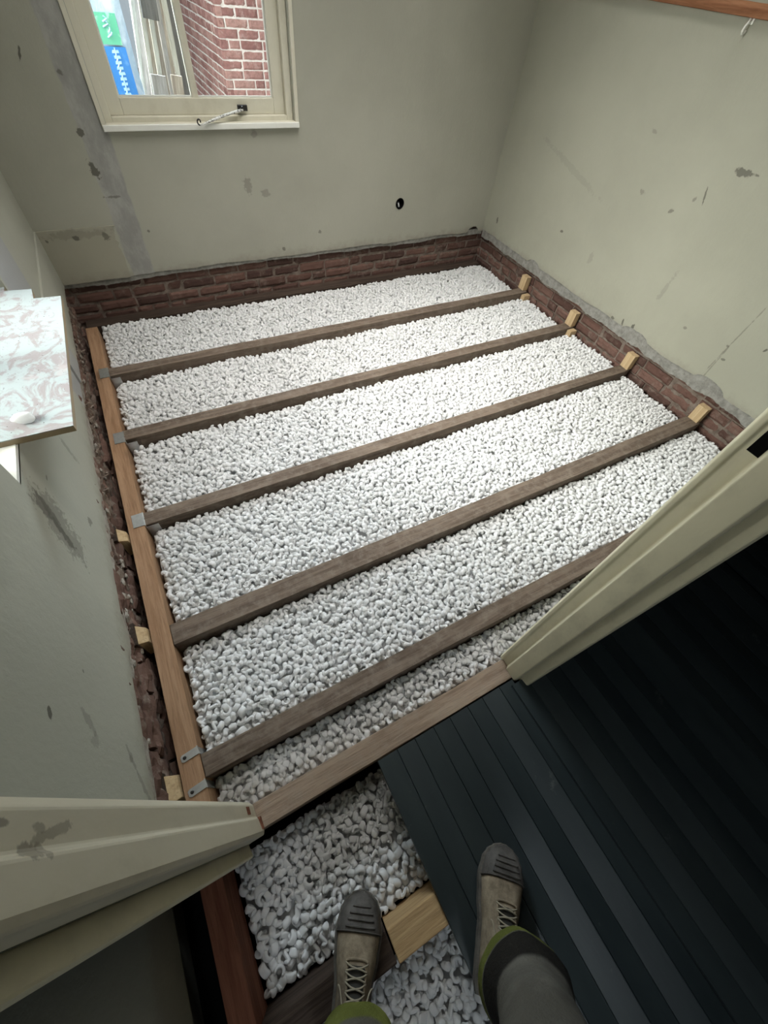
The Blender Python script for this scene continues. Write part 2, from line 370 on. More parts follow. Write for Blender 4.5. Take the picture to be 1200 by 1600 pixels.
# far wall
bm = NB()
slab(bm, [torn(XL-.03, XR+.03, .175, .010, 1, bumps=((2.56, .055, .035),))+[(XR+.03, ZC), (XL-.03, ZC)], rect(FW), circle(1.83, .42, .033, wob=.04)], f_far, .028)
w = structure(obj('wall_far', bm, M_FAR), 'cream painted plaster wall with the window, torn off above bare brick')
bm = NB(); brickwork(bm, XL-.06, XR+.06, -.21, .20, f_far, .024, seed=4); finish_brick(obj('brickwork', bm, M_BRICK, w))
bm = NB(); mortar_sheet(bm, XL-.06, XR+.06, -.21, .215, f_far, .031); obj('mortar', bm, M_MORTAR, w, smooth=True)
bm = NB(); slab(bm, [torn(XL-.02, XR, .150, .010, 31)+torn(XR, XL-.02, .19, .006, 32)], lambda u, v, d: (u, YF+.006+d, v), .03); obj('cement_rim', bm, M_CEMENT, w)
bm = NB(); slab(bm, [[(XL-.35, -.22), (XR+.35, -.22), (XR+.35, ZC), (XL-.35, ZC)], rect(FW), circle(1.83, .42, .034)], lambda u, v, d: (u, YF+.045+d, v), .13); obj('masonry', bm, M_MORTAR, w)
# square plaster patch in the far left corner, a little proud of the wall
bm = NB(); slab(bm, [[(XL-.005, .45), (-.03, .447)]+[(-.045+.012*fbm(k*.9, 8), .44-.02*k) for k in range(13)]+torn(-.05, XL-.005, .17, .008, 9)], lambda u, v, d: (u, YF-.007+d, v), .012); obj('plaster_patch', bm, M_PATCH, w, bevel=.002)
# black conduit hole with a cable stub
c = empty('cable_conduit', (1.83, YF, .42), 0, 'round black conduit hole with grey cable stub in the far wall', 'conduit')
bm = NB(); loft(bm, [[(r*math.cos(2*PI*k/24), y, r*math.sin(2*PI*k/24)) for k in range(24)] for (r, y) in ((.034, .05), (.034, -.002), (.030, -.003), (.029, .05), (.001, .055))], cap=False); obj('pipe', bm, M_BLACK, c)
bm = NB(); tube(bm, [(-.008, .04, -.005), (-.006, .012, .002), (-.008, -.003, -.018)], .007); obj('cable', bm, M_STEEL, c, smooth=True)
# right wall
bm = NB(); slab(bm, [torn(-1.75, YF+.03, .185, .010, 11, bumps=((2.36, .06, .03), (1.35, .10, .025), (.80, .10, .035)))+[(YF+.03, ZC), (-1.75, ZC)]], f_right, .028)
w = structure(obj('wall_right', bm, M_RIGHT), 'cream painted plaster wall on the right with scuffs and a hairline crack')
bm = NB(); brickwork(bm, .10, YF+.06, -.21, .17, f_right, .026, seed=6, jit=.005); finish_brick(obj('brickwork', bm, M_BRICK, w))
bm = NB(); mortar_sheet(bm, .10, YF+.06, -.21, .20, f_right, .034, seed=8); obj('mortar', bm, M_MORTAR, w, smooth=True)
bm = NB(); slab(bm, [torn(.1, YF, .128, .018, 13, fr=5)+torn(YF, .1, .20, .012, 14, bumps=((2.36, .06, .05), (1.35, .12, .03), (.80, .12, .04), (1.95, .06, .03)))], lambda u, v, d: (XR+.004+d, u, v), .03); obj('cement_rim', bm, M_CEMENT, w)
bm = NB(); box(bm, (XR+.048, -1.75, -.22), (XR+.25, YF+.3, ZC)); obj('masonry', bm, M_MORTAR, w)
# left wall
bm = NB(); slab(bm, [torn(.03, YF+.03, .165, .012, 21, bumps=((.72, .07, -.03), (2.2, .12, .02)))+[(YF+.03, ZC), (.03, ZC)], rect(LW)], f_left, .03)
w = structure(obj('wall_left', bm, M_LEFT), 'cream painted plaster wall on the left under the side window, with a dark scrape')
bm = NB(); brickwork(bm, .10, YF+.05, -.21, .17, f_left, .012, seed=9, jit=.011); finish_brick(obj('brickwork', bm, M_LBRICK, w))
bm = NB(); mortar_sheet(bm, .10, YF+.05, -.21, .19, f_left, .022, amp=.022, st=.014, seed=5); obj('rubble', bm, M_RUBBLE, w, smooth=True)
bm = NB(); slab(bm, [[(.03, -.22), (YF+.3, -.22), (YF+.3, ZC), (.03, ZC)], rect(LW)], lambda u, v, d: (XL-.05-d, u, v), .13); obj('masonry', bm, M_MORTAR, w)
bm = NB(); slab(bm, [torn(2.05, YF, .17, .012, 25)+[(YF, .45), (2.05, .45)]], lambda u, v, d: (XL+.009-d, u, v), .014); obj('plaster_patch', bm, M_LEFT, w, bevel=.002)
bm = NB(); slab(bm, [torn(.13, 2.9, .118, .022, 51, fr=6)+torn(2.9, .13, .185, .006, 52)], lambda u, v, d: (XL-.006-d, u, v), .03); obj('broken_plaster_rim', bm, M_RIM, w)
bm = NB()
for k in range(60):
    y = random.uniform(.25, 2.8); z = random.uniform(.0, .13); r = random.uniform(.004, .016)
    c = NB(); bmesh.ops.create_icosphere(c, subdivisions=1, radius=r)
    mp = {v: bm.verts.new((XL-.012+v.co.x*.6, y+v.co.y*random.uniform(.8, 1.6), z+v.co.z)) for v in c.verts}
    for f in c.faces: bm.faces.new([mp[v] for v in f.verts])
    c.free()
obj('plaster_crumbs', bm, M_RIM, w)
# torn paper and fibre strips over the rubble at the far left
bm = NB()
for k in range(16):
    y = random.uniform(1.35, 2.75); z = random.uniform(.03, .15); L = random.uniform(.05, .16); a = random.uniform(-.9, .9)
    P = [(XL-.004-.008*math.sin(i*1.3+k), y+L*i/6*math.cos(a), z-L*i/6*abs(math.sin(a))*.8) for i in range(7)]
    tube(bm, P, [.001+.0035*math.sin(PI*(i+.5)/7) for i in range(7)], 5)
obj('fibre_strips', bm, M_RUBBLE, w)
# wall between the room and the hall, either side of the doorway
bm = NB(); box(bm, (.745, .036, -.2), (XR+.02, .128, ZC)); box(bm, (XL-.2, .036, -.02), (-.262, .128, ZC)); box(bm, (-.262, .036, 2.16), (.745, .128, ZC))
structure(obj('wall_near', bm, M_LEFT), 'thin plastered partition wall around the doorway')
# hall walls
bm = NB(); slab(bm, [torn(-1.8, .036, .0, .004, 41)+[(.036, ZC), (-1.8, ZC)]], lambda u, v, d: (-.474-d, u, v), .03); box(bm, (-.70, -1.8, -.22), (-.515, .04, ZC))
structure(obj('wall_hall_left', bm, M_HALL), 'grey plastered hall wall below the left door post')
bm = NB(); box(bm, (-.7, -1.9, -.22), (XR+.25, -1.75, ZC)); structure(obj('wall_hall_back', bm, M_HALL), 'plain grey hall wall behind the photographer')
bm = NB(); box(bm, (-.7, -1.9, -.30), (XR+.3, YF+.3, -.21)); structure(obj('floor', bm, M_BLACK), 'dark crawl space floor under the joists', 'floor')
bm = NB(); box(bm, (-.72, -1.9, ZC), (XR+.3, YF+.3, ZC+.1)); structure(obj('ceiling', bm, M_CEIL), 'plain painted ceiling above both rooms', 'ceiling')

# ------------------------------------------------------------------ far window
w = empty('window_1', (0, 0, 0), 0, 'cream painted timber window in the far wall with two panes', 'window', None, 'structure')
x0, x1, z0, z1 = FW; y = YF
def ring_frame(bm, x0, x1, z0, z1, t, ya, yb, tb=None, tt=None):
    tb = t if tb is None else tb; tt = t if tt is None else tt
    box(bm, (x0, ya, z0), (x0+t, yb, z1)); box(bm, (x1-t, ya, z0), (x1, yb, z1)); box(bm, (x0+t, ya, z0), (x1-t, yb, z0+tb)); box(bm, (x0+t, ya, z1-tt), (x1-t, yb, z1))
bm = NB(); ring_frame(bm, x0-.022, x1+.024, z0-.022, z1+.02, .020, y-.012, y+.06, .028); obj('casing', bm, M_CREAM2, w, bevel=.002)
bm = NB(); box(bm, (x0-.02, y-.022, z0-.02), (x1+.022, y+.075, z0+.004)); obj('sill', bm, M_WHITEP, w, bevel=.003)
bm = NB(); ring_frame(bm, x0-.002, x1, z0+.004, z1, .036, y+.018, y+.10, .022); obj('frame', bm, M_CREAM2, w, bevel=.003)
s = NB(); ring_frame(s, x0+.034, x1-.036, z0+.026, z1-.03, .062, y+.045, y+.088, .064); box(s, (.548, y+.05, z0+.085), (.582, y+.084, z1-.09)); obj('sash', s, M_CREAM2, w, bevel=.003)
bm = NB(); ring_frame(bm, x0+.095, x1-.097, z0+.089, z1-.09, .008, y+.056, y+.062); obj('putty_line', bm, M_WHITEP, w)
for a, b in ((x0+.094, .548), (.582, x1-.096)):
    bm = NB(); box(bm, (a, y+.064, z0+.088), (b, y+.068, z1-.09)); obj('pane', bm, M_GLASS, w)
st = empty('window_stay', (.790, YF+.020, .918), 0, 'wrought iron window stay with a curled tip lying across the sill', 'window stay')
bm = NB(); P = []
for k in range(11):
    t_ = k/10; P.append((-.245*t_, -.012-.050*t_, -.004-.050*t_+.004*math.sin(t_*3)))
tube(bm, P, [.0095]*8+[.008, .007, .005], 8, flat=.6); obj('bar', bm, M_STAY, st, smooth=True)
bm = NB(); P = [(-.245-.003-.012*math.sin(a)*(1-a/9)+.0, -.064, -.052+.014-.014*math.cos(a)*(1-a/9)) for a in [i*.45 for i in range(13)]]
tube(bm, P, .0036, 6); obj('curl', bm, M_IRON, st, smooth=True)
bm = NB(); box(bm, (-.022, -.004, -.012), (.03, .012, .012)); tube(bm, [(0, -.018, 0), (0, .006, 0)], .010, 10); obj('pivot_plate', bm, M_IRON, st, bevel=.002)

# left window (its near jamb, seen only at the edge of the frame)
w = empty('window_2', (0, 0, 0), 0, 'white side window in the left wall above the dusty board', 'window', None, 'structure')
y0, y1, z0, z1 = LW
bm = NB()
def rf2(bm, y0, y1, z0, z1, t, xa, xb):
    box(bm, (xa, y0, z0), (xb, y0+t, z1)); box(bm, (xa, y1-t, z0), (xb, y1, z1)); box(bm, (xa, y0+t, z0), (xb, y1-t, z0+t)); box(bm, (xa, y0+t, z1-t), (xb, y1-t, z1))
rf2(bm, y0, y1, z0, z1, .05, XL-.17, XL-.10); box(bm, (XL-.16, (y0+y1)/2-.02, z0+.05), (XL-.11, (y0+y1)/2+.02, z1-.05)); obj('frame', bm, M_WHITEP, w, bevel=.003)
bm = NB(); box(bm, (XL-.17, y0, z0-.005), (XL-.0, y1, z0+.012)); obj('sill', bm, M_WHITEP, w)
for a, b in ((y0+.05, (y0+y1)/2-.02), ((y0+y1)/2+.02, y1-.05)):
    bm = NB(); box(bm, (XL-.138, a, z0+.05), (XL-.134, b, z1-.05)); obj('pane', bm, M_GLASS, w)
# dusty board lying on that sill
bd = empty('window_board', (0, 0, .70), 0, 'dusty white board with notched corner lying over the left window sill', 'board')
bm = NB(); out = [(-.262, 1.744), (-.283, 1.057), (-.575, 1.06), (-.575, 1.93), (-.424, 1.93), (-.424, 1.832), (-.345, 1.82), (-.342, 1.752)]
slab(bm, [out], lambda u, v, d: (u, v, -.001-d), .0165); b_ = obj('core', bm, M_EDGE, bd)
bm = NB(); slab(bm, [out], lambda u, v, d: (u, v, .0015-d), .0025); obj('white_face', bm, M_BOARD, bd)
# near half of the sill board, lower corner showing
lp = NB(); bmesh.ops.create_icosphere(lp, subdivisions=3, radius=.019)
for v in lp.verts:
    n = mnoise.noise(v.co*70); v.co *= 1+.35*n; v.co.x *= 1.35; v.co.y *= .8; v.co.z *= .7
lo = obj('foam_lump', lp, M_FOAM, None, smooth=True); lo.location = (-.385, 1.115, .713); tag(lo, 'small white foam lump lying on the dusty window board', 'foam lump')

# ------------------------------------------------------------------ door frame
d = empty('door_1', (0, 0, 0), 0, 'cream painted door frame without a door, around the camera', 'door frame', None, 'structure')
H = 2.12
def profile(bm, pts, z0, z1):
    a = [bm.verts.new((x, y, z0)) for x, y in pts]; b = [bm.verts.new((x, y, z1)) for x, y in pts]; n = len(pts)
    bm.faces.new(a[::-1]); bm.faces.new(b)
    for i in range(n): bm.faces.new((a[i], a[(i+1) % n], b[(i+1) % n], b[i]))
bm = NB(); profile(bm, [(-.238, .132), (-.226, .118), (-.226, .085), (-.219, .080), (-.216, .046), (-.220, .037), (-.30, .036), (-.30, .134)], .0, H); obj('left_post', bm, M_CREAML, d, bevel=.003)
bm = NB(); profile(bm, [(-.266, .040), (-.262, .006), (-.268, .003), (-.345, .006), (-.345, .040)], -.01, H+.05); obj('left_architrave', bm, M_CREAM, d, bevel=.003)
bm = NB(); profile(bm, [(.713, .134), (.704, .129), (.704, .120), (.709, .117), (.709, .092), (.698, .086), (.698, .041), (.702, .037), (.79, .037), (.79, .136)], .0, H); obj('right_post', bm, M_CREAM, d, bevel=.002)
bm = NB(); profile(bm, [(.716, .040), (.720, .006), (.726, .003), (.80, .006), (.80, .040)], -.004, H+.05); obj('right_architrave', bm, M_CREAM, d, bevel=.003)
bm = NB(); box(bm, (-.262, .036, H), (.72, .134, H+.06)); obj('head', bm, M_CREAM, d)
bm = NB(); box(bm, (.7075, .092, 1.11), (.7105, .111, 1.19)); obj('strike_recess', bm, M_BLACK, d)
bm = NB(); box(bm, (-.2265, .094, .085), (-.2245, .113, .125)); box(bm, (-.222, .05, -.002), (-.2145, .082, .030)); obj('bare_wood_patch', bm, M_BARE, d)
def smear(bm, u, v, a, L, Wd, seed):
    n = 26; pts = []
    for k in range(n):
        th = 2*PI*k/n; r = 1+.35*mnoise.noise(Vector((math.cos(th)*2, math.sin(th)*2, seed)))
        p, q = L*r*math.cos(th), Wd*r*math.sin(th); pts.append((u+p*math.cos(a)-q*math.sin(a), v+p*math.sin(a)+q*math.cos(a)))
    return pts

# ------------------------------------------------------------------ joists
JY = [(2.322, 2.391), (1.790, 1.858), (1.248, 1.314), (.690, .771), (.249, .316)]
JL = ['old dark floor joist nearest the far wall, second timber counting from the brick', 'old dark floor joist, second from the far wall, with silver hanger', 'old brown floor joist in the middle of the floor, with shiny hanger', 'old dark floor joist, second from the doorway, darkest at its left end', 'broad brown floor joist just behind the threshold beam']
JL[0] = 'old dark floor joist farthest from the doorway, dull grey hanger at its end'
for k, ((a, b), lab) in enumerate(zip(JY, JL)):
    bm = NB(); rough_bar(bm, (-.329, a, -.165), (2.655, b, 0), 120, .0028, 0, k+1); j = obj('floor_joist', bm, M_JOIST, bevel=.002)
    tag(j, lab, 'joist', 'old floor joists')
bm = NB(); rough_bar(bm, (-.345, .052, -.17), (2.655, .121, 0.0), 110, .0025, 0, 12)
tag(obj('threshold_beam', bm, M_BEAM, bevel=.002), 'worn tan threshold beam across the doorway between the two door posts', 'beam')
bm = NB(); rough_bar(bm, (-.40, 2.945, -.19), (2.655, 3.035, -.055), 90, .004, 0, 14)
tag(obj('wall_plate', bm, M_DARK), 'dark grey timber plate along the foot of the far brick wall', 'beam')
bm = NB(); rough_bar(bm, (-.394, .155, -.15), (-.331, 2.84, 0), 70, .0012, 1, 15)
led = obj('ledger_board', bm, M_PINE, bevel=.002); tag(led, 'new orange pine ledger board running along the left brick wall', 'ledger')
# joist hangers
hl = ['dull grey steel joist hanger at the far end of the pine ledger', 'silver steel joist hanger on the ledger at the second joist from the far wall', 'shiny steel joist hanger on the ledger at the middle joist']
for k, (ya, yb) in enumerate(((2.312, 2.398), (1.775, 1.85), (1.247, 1.316))):
    e = empty('joist_hanger', (-.331, (ya+yb)/2, .002), 0, hl[k], 'joist hanger', 'steel joist hangers')
    h = (yb-ya)/2
    bm = NB(); box(bm, (-.042, -h, 0), (.004, h, .0022)); obj('top_flange', bm, M_STEEL, e, bevel=.001)
    bm = NB(); box(bm, (.002, -h-.002, -.15), (.0045, -h+.03, .002)); box(bm, (.002, h-.03, -.15), (.0045, h+.002, .002)); obj('face_plate', bm, M_STEEL, e)
    for q in ((-h-.004, -h-.0015), (h+.0015, h+.004)):
        bm = NB(); box(bm, (.004, q[0], -.12), (.05, q[1], -.012)); obj('side_cheek', bm, M_STEEL, e)
sl = ['flat perforated steel strap on the ledger behind the threshold joist end', 'flat perforated steel strap on the ledger nearest the left door post']
for k, (yc, rz) in enumerate(((.328, .12), (.231, .12))):
    e = empty('strap_hanger', (-.359, yc, .0015), rz, sl[k], 'steel strap', 'flat steel straps')
    bm = NB(); slab(bm, [[(-.024, -.007), (-.018, -.011), (.026, -.011), (.026, .011), (-.018, .011), (-.024, .007)], circle(-.013, 0, .004, 12)], lambda u, v, d: (u, v, .002-d), .0022); obj('strap', bm, M_STEEL, e)
    bm = NB(); box(bm, (.026, -.013, -.10), (.029, .013, .002)); obj('tail', bm, M_STEEL, e)
    bm = NB(); loft(bm, [[(-.013+r*math.cos(2*PI*i/12), r*math.sin(2*PI*i/12), z) for i in range(12)] for r, z in ((.0042, 0), (.0055, .003), (.003, .0045))]); obj('screw', bm, M_IRON, e)
# blocks wedged on the joist ends against the right wall
bl = ['small pine block wedged over the far joist against the right wall', 'small pine block on the second joist from the far wall, right side', 'small pine block on the middle joist end at the right wall', 'pale pine block on the joist end nearest the right door post']
for k, yc in enumerate((2.372, 1.824, 1.280, .730)):
    bm = NB(); rough_bar(bm, (-.018, -.031, -.002), (.026, .031, .094), 4, .0008, 2, k+30)
    o = obj('wooden_block', bm, M_PINEB, bevel=.0015); o.location = (2.645, yc, .003); o.rotation_euler = (0, random.uniform(-.05, .05), random.uniform(-.06, .06))
    tag(o, bl[k], 'wood block', 'pine blocks on the right joist ends')
for k, (yc, lab) in enumerate(((1.772, 'low pine offcut beside the second joist end at the right wall'), (2.30, 'low pine offcut beside the far joist end at the right wall'))):
    bm = NB(); rough_bar(bm, (-.05, -.018, -.05), (.012, .018, 0), 4, .002, 0, k+50)
    o = obj('pine_offcut', bm, M_PINEB, bevel=.001); o.location = (2.645, yc-.006, -.006); tag(o, lab, 'offcut', 'pine offcuts at the right wall')
# wedges and old joist stubs between left wall and ledger
wl = ['pale pine wedge in the gap by the middle joist, left of the ledger', 'pale pine wedge in the left gap beside a dark joist stub', 'pine wedge in the left gap close to the left door post']
for k, yc in enumerate((1.215, .765, .262)):
    e = empty('pine_wedge', (-.412, yc, -.01), 0, wl[k], 'wedge', 'pine wedges left of the ledger')
    bm = NB(); h = .033+.004*k
    P = [(-.014, -h, -.07), (.016, -h+.006, -.07), (.016, h-.004, -.07), (-.014, h, -.07)]; Q = [(-.014, -h, .045), (.012, -h+.01, .018), (.012, h-.012, .022), (-.014, h-.004, .05)]
    loft(bm, [P, Q]); obj('wedge', bm, M_PINEB, e, bevel=.0015)
    bm = NB(); rough_bar(bm, (-.048, -h-.004, -.09), (-.014, h+.004, .06), 5, .006, 0, k+70); obj('old_timber_stub', bm, M_DARK, e)
# batten and hook high on the right wall
bm = NB(); rough_bar(bm, (XR-.026, .20, 1.452), (XR-.001, 2.95, 1.492), 60, .0015, 1, 90)
rl = obj('wall_batten', bm, M_RAIL, bevel=.002); tag(rl, 'brown wooden batten fixed along the right wall at head height', 'batten')
hk = empty('wall_hook', (XR-.002, 1.66, 1.428), 0, 'small white hook on the right wall just under the brown batten', 'hook')
bm = NB(); tube(bm, [(0, 0, .022), (-.012, 0, .016), (-.026, 0, 0), (-.030, 0, -.012), (-.022, 0, -.022), (-.010, 0, -.018), (-.008, 0, -.010)], .0042, 8); obj('hook_arm', bm, M_WHITEP, hk, smooth=True)
bm = NB(); box(bm, (-.004, -.012, .006), (.002, .012, .034)); obj('back_plate', bm, M_WHITEP, hk, bevel=.002)

# hall joists and ledger
bm = NB(); rough_bar(bm, (-.004, -.372, -.165), (2.60, -.300, 0), 90, .0015, 0, 95); tag(obj('hall_joist', bm, M_PINEX, bevel=.003), 'light pine joist in the hall beside the left boot, running under the dark sheets', 'joist')
bm = NB(); rough_bar(bm, (-.345, -.368, -.165), (-.008, -.302, -.006), 20, .002, 0, 94); tag(obj('hall_joist', bm, M_DARK, bevel=.003), 'short joist piece in the hall under the left boot, coloured dark for shadow', 'joist')  # dark wood colour stands in for the shadow around the left boot
bm = NB(); rough_bar(bm, (-.345, -.92, -.165), (2.60, -.85, 0), 90, .0015, 0, 96); tag(obj('hall_joist', bm, M_PINEX, bevel=.003), 'pine joist in the hall behind the boots', 'joist')
bm = NB(); rough_bar(bm, (-.405, -1.74, -.15), (-.347, .045, 0), 60, .0015, 1, 97); tag(obj('hall_ledger', bm, M_RED, bevel=.002), 'dark reddish timber ledger on the left of the hall, below the door post', 'ledger')

# folding underlay sheets on the hall joists
def underlay(x0, n, y0, y1, zb, amp, lab, rz=0, pitch=.068, flip=0):
    e_n = NB(); prof = []
    for k in range(n+1):
        x = k*pitch; zt = zb+(amp if (k+flip) % 2 else 0)
        if k: prof.append((x-.0022, zt)); prof.append((x-.0006, zt-.0045))
        if k < n: prof.append((x+.0006, zt-.0045)); prof.append((x+.0022, zt))
    ny = 26; rows = []
    for j in range(ny+1):
        yy = (y1-y0)*j/ny
        rows.append([(x, yy, z+.0015*mnoise.noise(Vector((x*5, yy*4, x0)))) for x, z in prof]+[(x, yy, z-.010) for x, z in reversed(prof)])
    loft(e_n, rows); o = obj('folding_underlay', e_n, M_UNDER); o.location = (x0, y0, 0); o.rotation_euler.z = rz
    return tag(o, lab, 'underlay', 'dark folding underlay sheets')
underlay(.146, 8, -1.45, .046, .016, .016, 'dark green ribbed underlay sheet under the right boot, beside the foam peanuts')
underlay(.686, 8, -1.45, .030, .020, .011, 'dark ribbed underlay sheet to the right of the boot, by the right door post', rz=.012, flip=1)
underlay(1.215, 10, -1.48, .020, .013, .012, 'dark ribbed underlay sheet third from the left, in shadow')
underlay(1.905, 10, -1.45, .020, .020, .012, 'dark ribbed underlay sheet farthest to the right in the hall')

# ------------------------------------------------------------------ foam peanuts
def peanut(kind, ns, nc, flute=0):
    """S, C or stub shaped foam nut: verts, faces"""
    V = []; F = []
    for i in range(ns):
        t_ = -1+2*i/(ns-1)
        if kind == 0: c = (.0110*t_, .0092*math.sin(PI*t_*.95), 0); dx, dy = .0110, .0092*PI*.95*math.cos(PI*t_*.95)
        elif kind == 1: c = (.0105*math.sin(t_*2.2), .0088*(1-math.cos(t_*2.2))-.007, 0); dx, dy = math.cos(t_*2.2), .84*math.sin(t_*2.2)
        else: c = (.0105*t_, .002*math.cos(t_*2), 0); dx, dy = .0105, -.004*math.sin(t_*2)
        L = math.hypot(dx, dy); dx, dy = dx/L, dy/L
        s = (1-abs(t_)**7*.35)
        a, b = ((.0046, .0088), (.0048, .0092), (.0082, .0090))[kind]
        for k in range(nc):
            th = 2*PI*k/nc; fl = 1+flute*.06*math.cos(5*th)
            u = a*s*math.copysign(abs(math.cos(th))**.8, math.cos(th))*fl; w_ = b*s*math.copysign(abs(math.sin(th))**.8, math.sin(th))*fl
            V.append((c[0]-dy*u, c[1]+dx*u, c[2]+w_))
    for i in range(ns-1):
        for k in range(nc): F.append((i*nc+k, i*nc+(k+1) % nc, (i+1)*nc+(k+1) % nc, (i+1)*nc+k))
    e = .0032
    for end, st_, sg in ((0, 0, -1), (1, (ns-1)*nc, 1)):
        c = np.mean(V[st_:st_+nc], axis=0); o_ = np.mean(V[(1 if sg < 0 else ns-2)*nc:(2 if sg < 0 else ns-1)*nc], axis=0); dd = c-o_; dd = dd/np.linalg.norm(dd)*e
        V.append(tuple(c+dd)); ci = len(V)-1
        for k in range(nc):
            q = (st_+k, st_+(k+1) % nc, ci); F.append(q if sg > 0 else q[::-1])
    return np.array(V), F
bays = [(-.322, 2.64, .128, .243, -.058), (-.322, 2.64, .323, .683, -.040), (-.322, 2.64, .779, 1.240, -.040), (-.322, 2.64, 1.322, 1.783, -.040),
        (-.322, 2.64, 1.866, 2.315, -.042), (-.322, 2.64, 2.399, 2.925, -.046), (-.338, .40, -.292, .025, -.125), (-.338, .40, -.84, -.380, -.095)]
sp = .0250
pts = []
for bi, (xa, xb, ya, yb, lv) in enumerate(bays):
    for layer, (dz, den) in enumerate(((0, 1.0), (-.013, .7))):
        nx, ny = int((xb-xa-.016)/sp), max(2, int((yb-ya-.014)/(sp*.9)))
        for i in range(nx+1):
            for j in range(ny+1):
                if layer and rng.random() > den: continue
                x = xa+.010+(xb-xa-.020)*(i+(.5 if j % 2 else 0)*(1 if i < nx else 0))/nx+rng.uniform(-1, 1)*.008
                y = ya+.010+(yb-ya-.020)*j/ny+rng.uniform(-1, 1)*.007
                x = min(max(x, xa+.008), xb-.008); y = min(max(y, ya+.008), yb-.008)
                und = .013*mnoise.noise(Vector((x*3.2, y*3.2, 2.0)))+.006*mnoise.noise(Vector((x*9, y*9, 5.0)))
                edge = min(y-ya, yb-y); und -= .010*max(0, 1-edge/.05)
                if bi == 0: und -= .012*max(0, 1-(x+.32)/.5)
                if bi > 0 and bi < 6: und -= .012*max(0, 1-(x+.32)/.06)
                pts.append((x, y, lv+und+dz+rng.uniform(-1, 1)*.0045-.006, bi, layer))
pts = np.array(pts); NP = len(pts)
rot = rng.normal(size=(NP, 4))*.55; sp_a = rng.uniform(0, 2*PI, NP); rot[:, 0] += np.cos(sp_a/2)*1.15; rot[:, 3] += np.sin(sp_a/2)*1.15; rot /= np.linalg.norm(rot, axis=1)[:, None]
kinds = rng.choice(3, NP, p=(.46, .36, .18)); scl = rng.uniform(1.0, 1.22, NP)
# the three hundred nearest that the doorway leaves in view stay single
C0 = np.array((0, 0, 1.5)); rel = pts[:, :3]-C0
cz = rel@np.array(FWD); cx = rel@np.array(RGT)/cz*637+600; cy = rel@np.array(DWN)/cz*637+800
ok = (pts[:, 4] == 0) & (cx > 5) & (cx < 1195) & (cy > 5) & (cy < 1592)
ok &= ~((pts[:, 1] < .05) & (pts[:, 0] > .128))                                            # under the sheets
ok &= ~((pts[:, 1] < .0) & (np.abs((pts[:, 0]+.10)*.83-(pts[:, 1]+.32)*.56) < .075))          # under the left boot
ok &= ~((pts[:, 0] < -.20) & (pts[:, 1] > -.05) & (pts[:, 1] < .16))
ok &= ~((pts[:, 0] > .70) & (pts[:, 1] < .35))
score = np.where(ok, cz, 9)
near = set(np.argsort(score)[:300].tolist())
def qmat(q):
    w_, x, y, z = q.T
    return np.stack([np.stack([1-2*(y*y+z*z), 2*(x*y-z*w_), 2*(x*z+y*w_)], 1), np.stack([2*(x*y+z*w_), 1-2*(x*x+z*z), 2*(y*z-x*w_)], 1), np.stack([2*(x*z-y*w_), 2*(y*z+x*w_), 1-2*(x*x+y*y)], 1)], 1)
RM = qmat(rot)
allV = []; quads = []; tris = []; off = 0
for kd in range(3):
    V, F = peanut(kd, 9, 7)
    idx = np.array([i for i in np.nonzero(kinds == kd)[0] if i not in near])
    VV = np.einsum('nij,vj->nvi', RM[idx], V)*scl[idx, None, None]+pts[idx, None, :3]
    allV.append(VV.reshape(-1, 3)); o_ = off+np.arange(len(idx))*len(V)
    q = np.array([f for f in F if len(f) == 4]); tr = np.array([f for f in F if len(f) == 3])
    quads.append((o_[:, None, None]+q[None]).reshape(-1, 4)); tris.append((o_[:, None, None]+tr[None]).reshape(-1, 3)); off += len(idx)*len(V)
# the packed mass just below the top layers
gV = []; gF = []
for (xa, xb, ya, yb, lv) in bays:
    nx, ny = int((xb-xa)/.02), max(3, int((yb-ya)/.02)); b0 = off+len(gV)
    for i in range(nx+1):
        for j in range(ny+1):
            gV.append((xa+(xb-xa)*i/nx, ya+(yb-ya)*j/ny, lv-.032+.008*mnoise.noise(Vector((i*.9, j*.9, 1)))+.013*mnoise.noise(Vector(((xa+(xb-xa)*i/nx)*3.2, (ya+(yb-ya)*j/ny)*3.2, 2.0)))))
    for i in range(nx):
        for j in range(ny): gF.append((b0+i*(ny+1)+j, b0+(i+1)*(ny+1)+j, b0+(i+1)*(ny+1)+j+1, b0+i*(ny+1)+j+1))
allV.append(np.array(gV)); quads.append(np.array(gF))
VV = np.concatenate(allV).astype(np.float32); Q = np.concatenate(quads); T = np.concatenate(tris)
me = bpy.data.meshes.new('packing_peanuts'); me.vertices.add(len(VV)); me.vertices.foreach_set('co', VV.ravel())
me.loops.add(Q.size+T.size); me.loops.foreach_set('vertex_index', np.concatenate([Q.ravel(), T.ravel()]).astype(np.int32))
me.polygons.add(len(Q)+len(T)); me.polygons.foreach_set('loop_start', np.concatenate([np.arange(len(Q))*4, Q.size+np.arange(len(T))*3]).astype(np.int32))
me.polygons.foreach_set('use_smooth', np.ones(len(Q)+len(T), dtype=bool)); me.update(calc_edges=True); me.validate(); me.materials.append(M_FOAM)
o = bpy.data.objects.new('packing_peanuts', me); COL.objects.link(o); tag(o, 'thousands of loose white foam packing peanuts filling the bays between the joists', 'packing peanuts', None, 'stuff')
protos = []
for kd in range(3):
    V, F = peanut(kd, 15, 14, 1); pm = bpy.data.meshes.new('packing_peanut'); pm.from_pydata(V.tolist(), [], F); pm.polygons.foreach_set('use_smooth', [True]*len(pm.polygons)); pm.materials.append(M_FOAM); protos.append(pm)
src = None
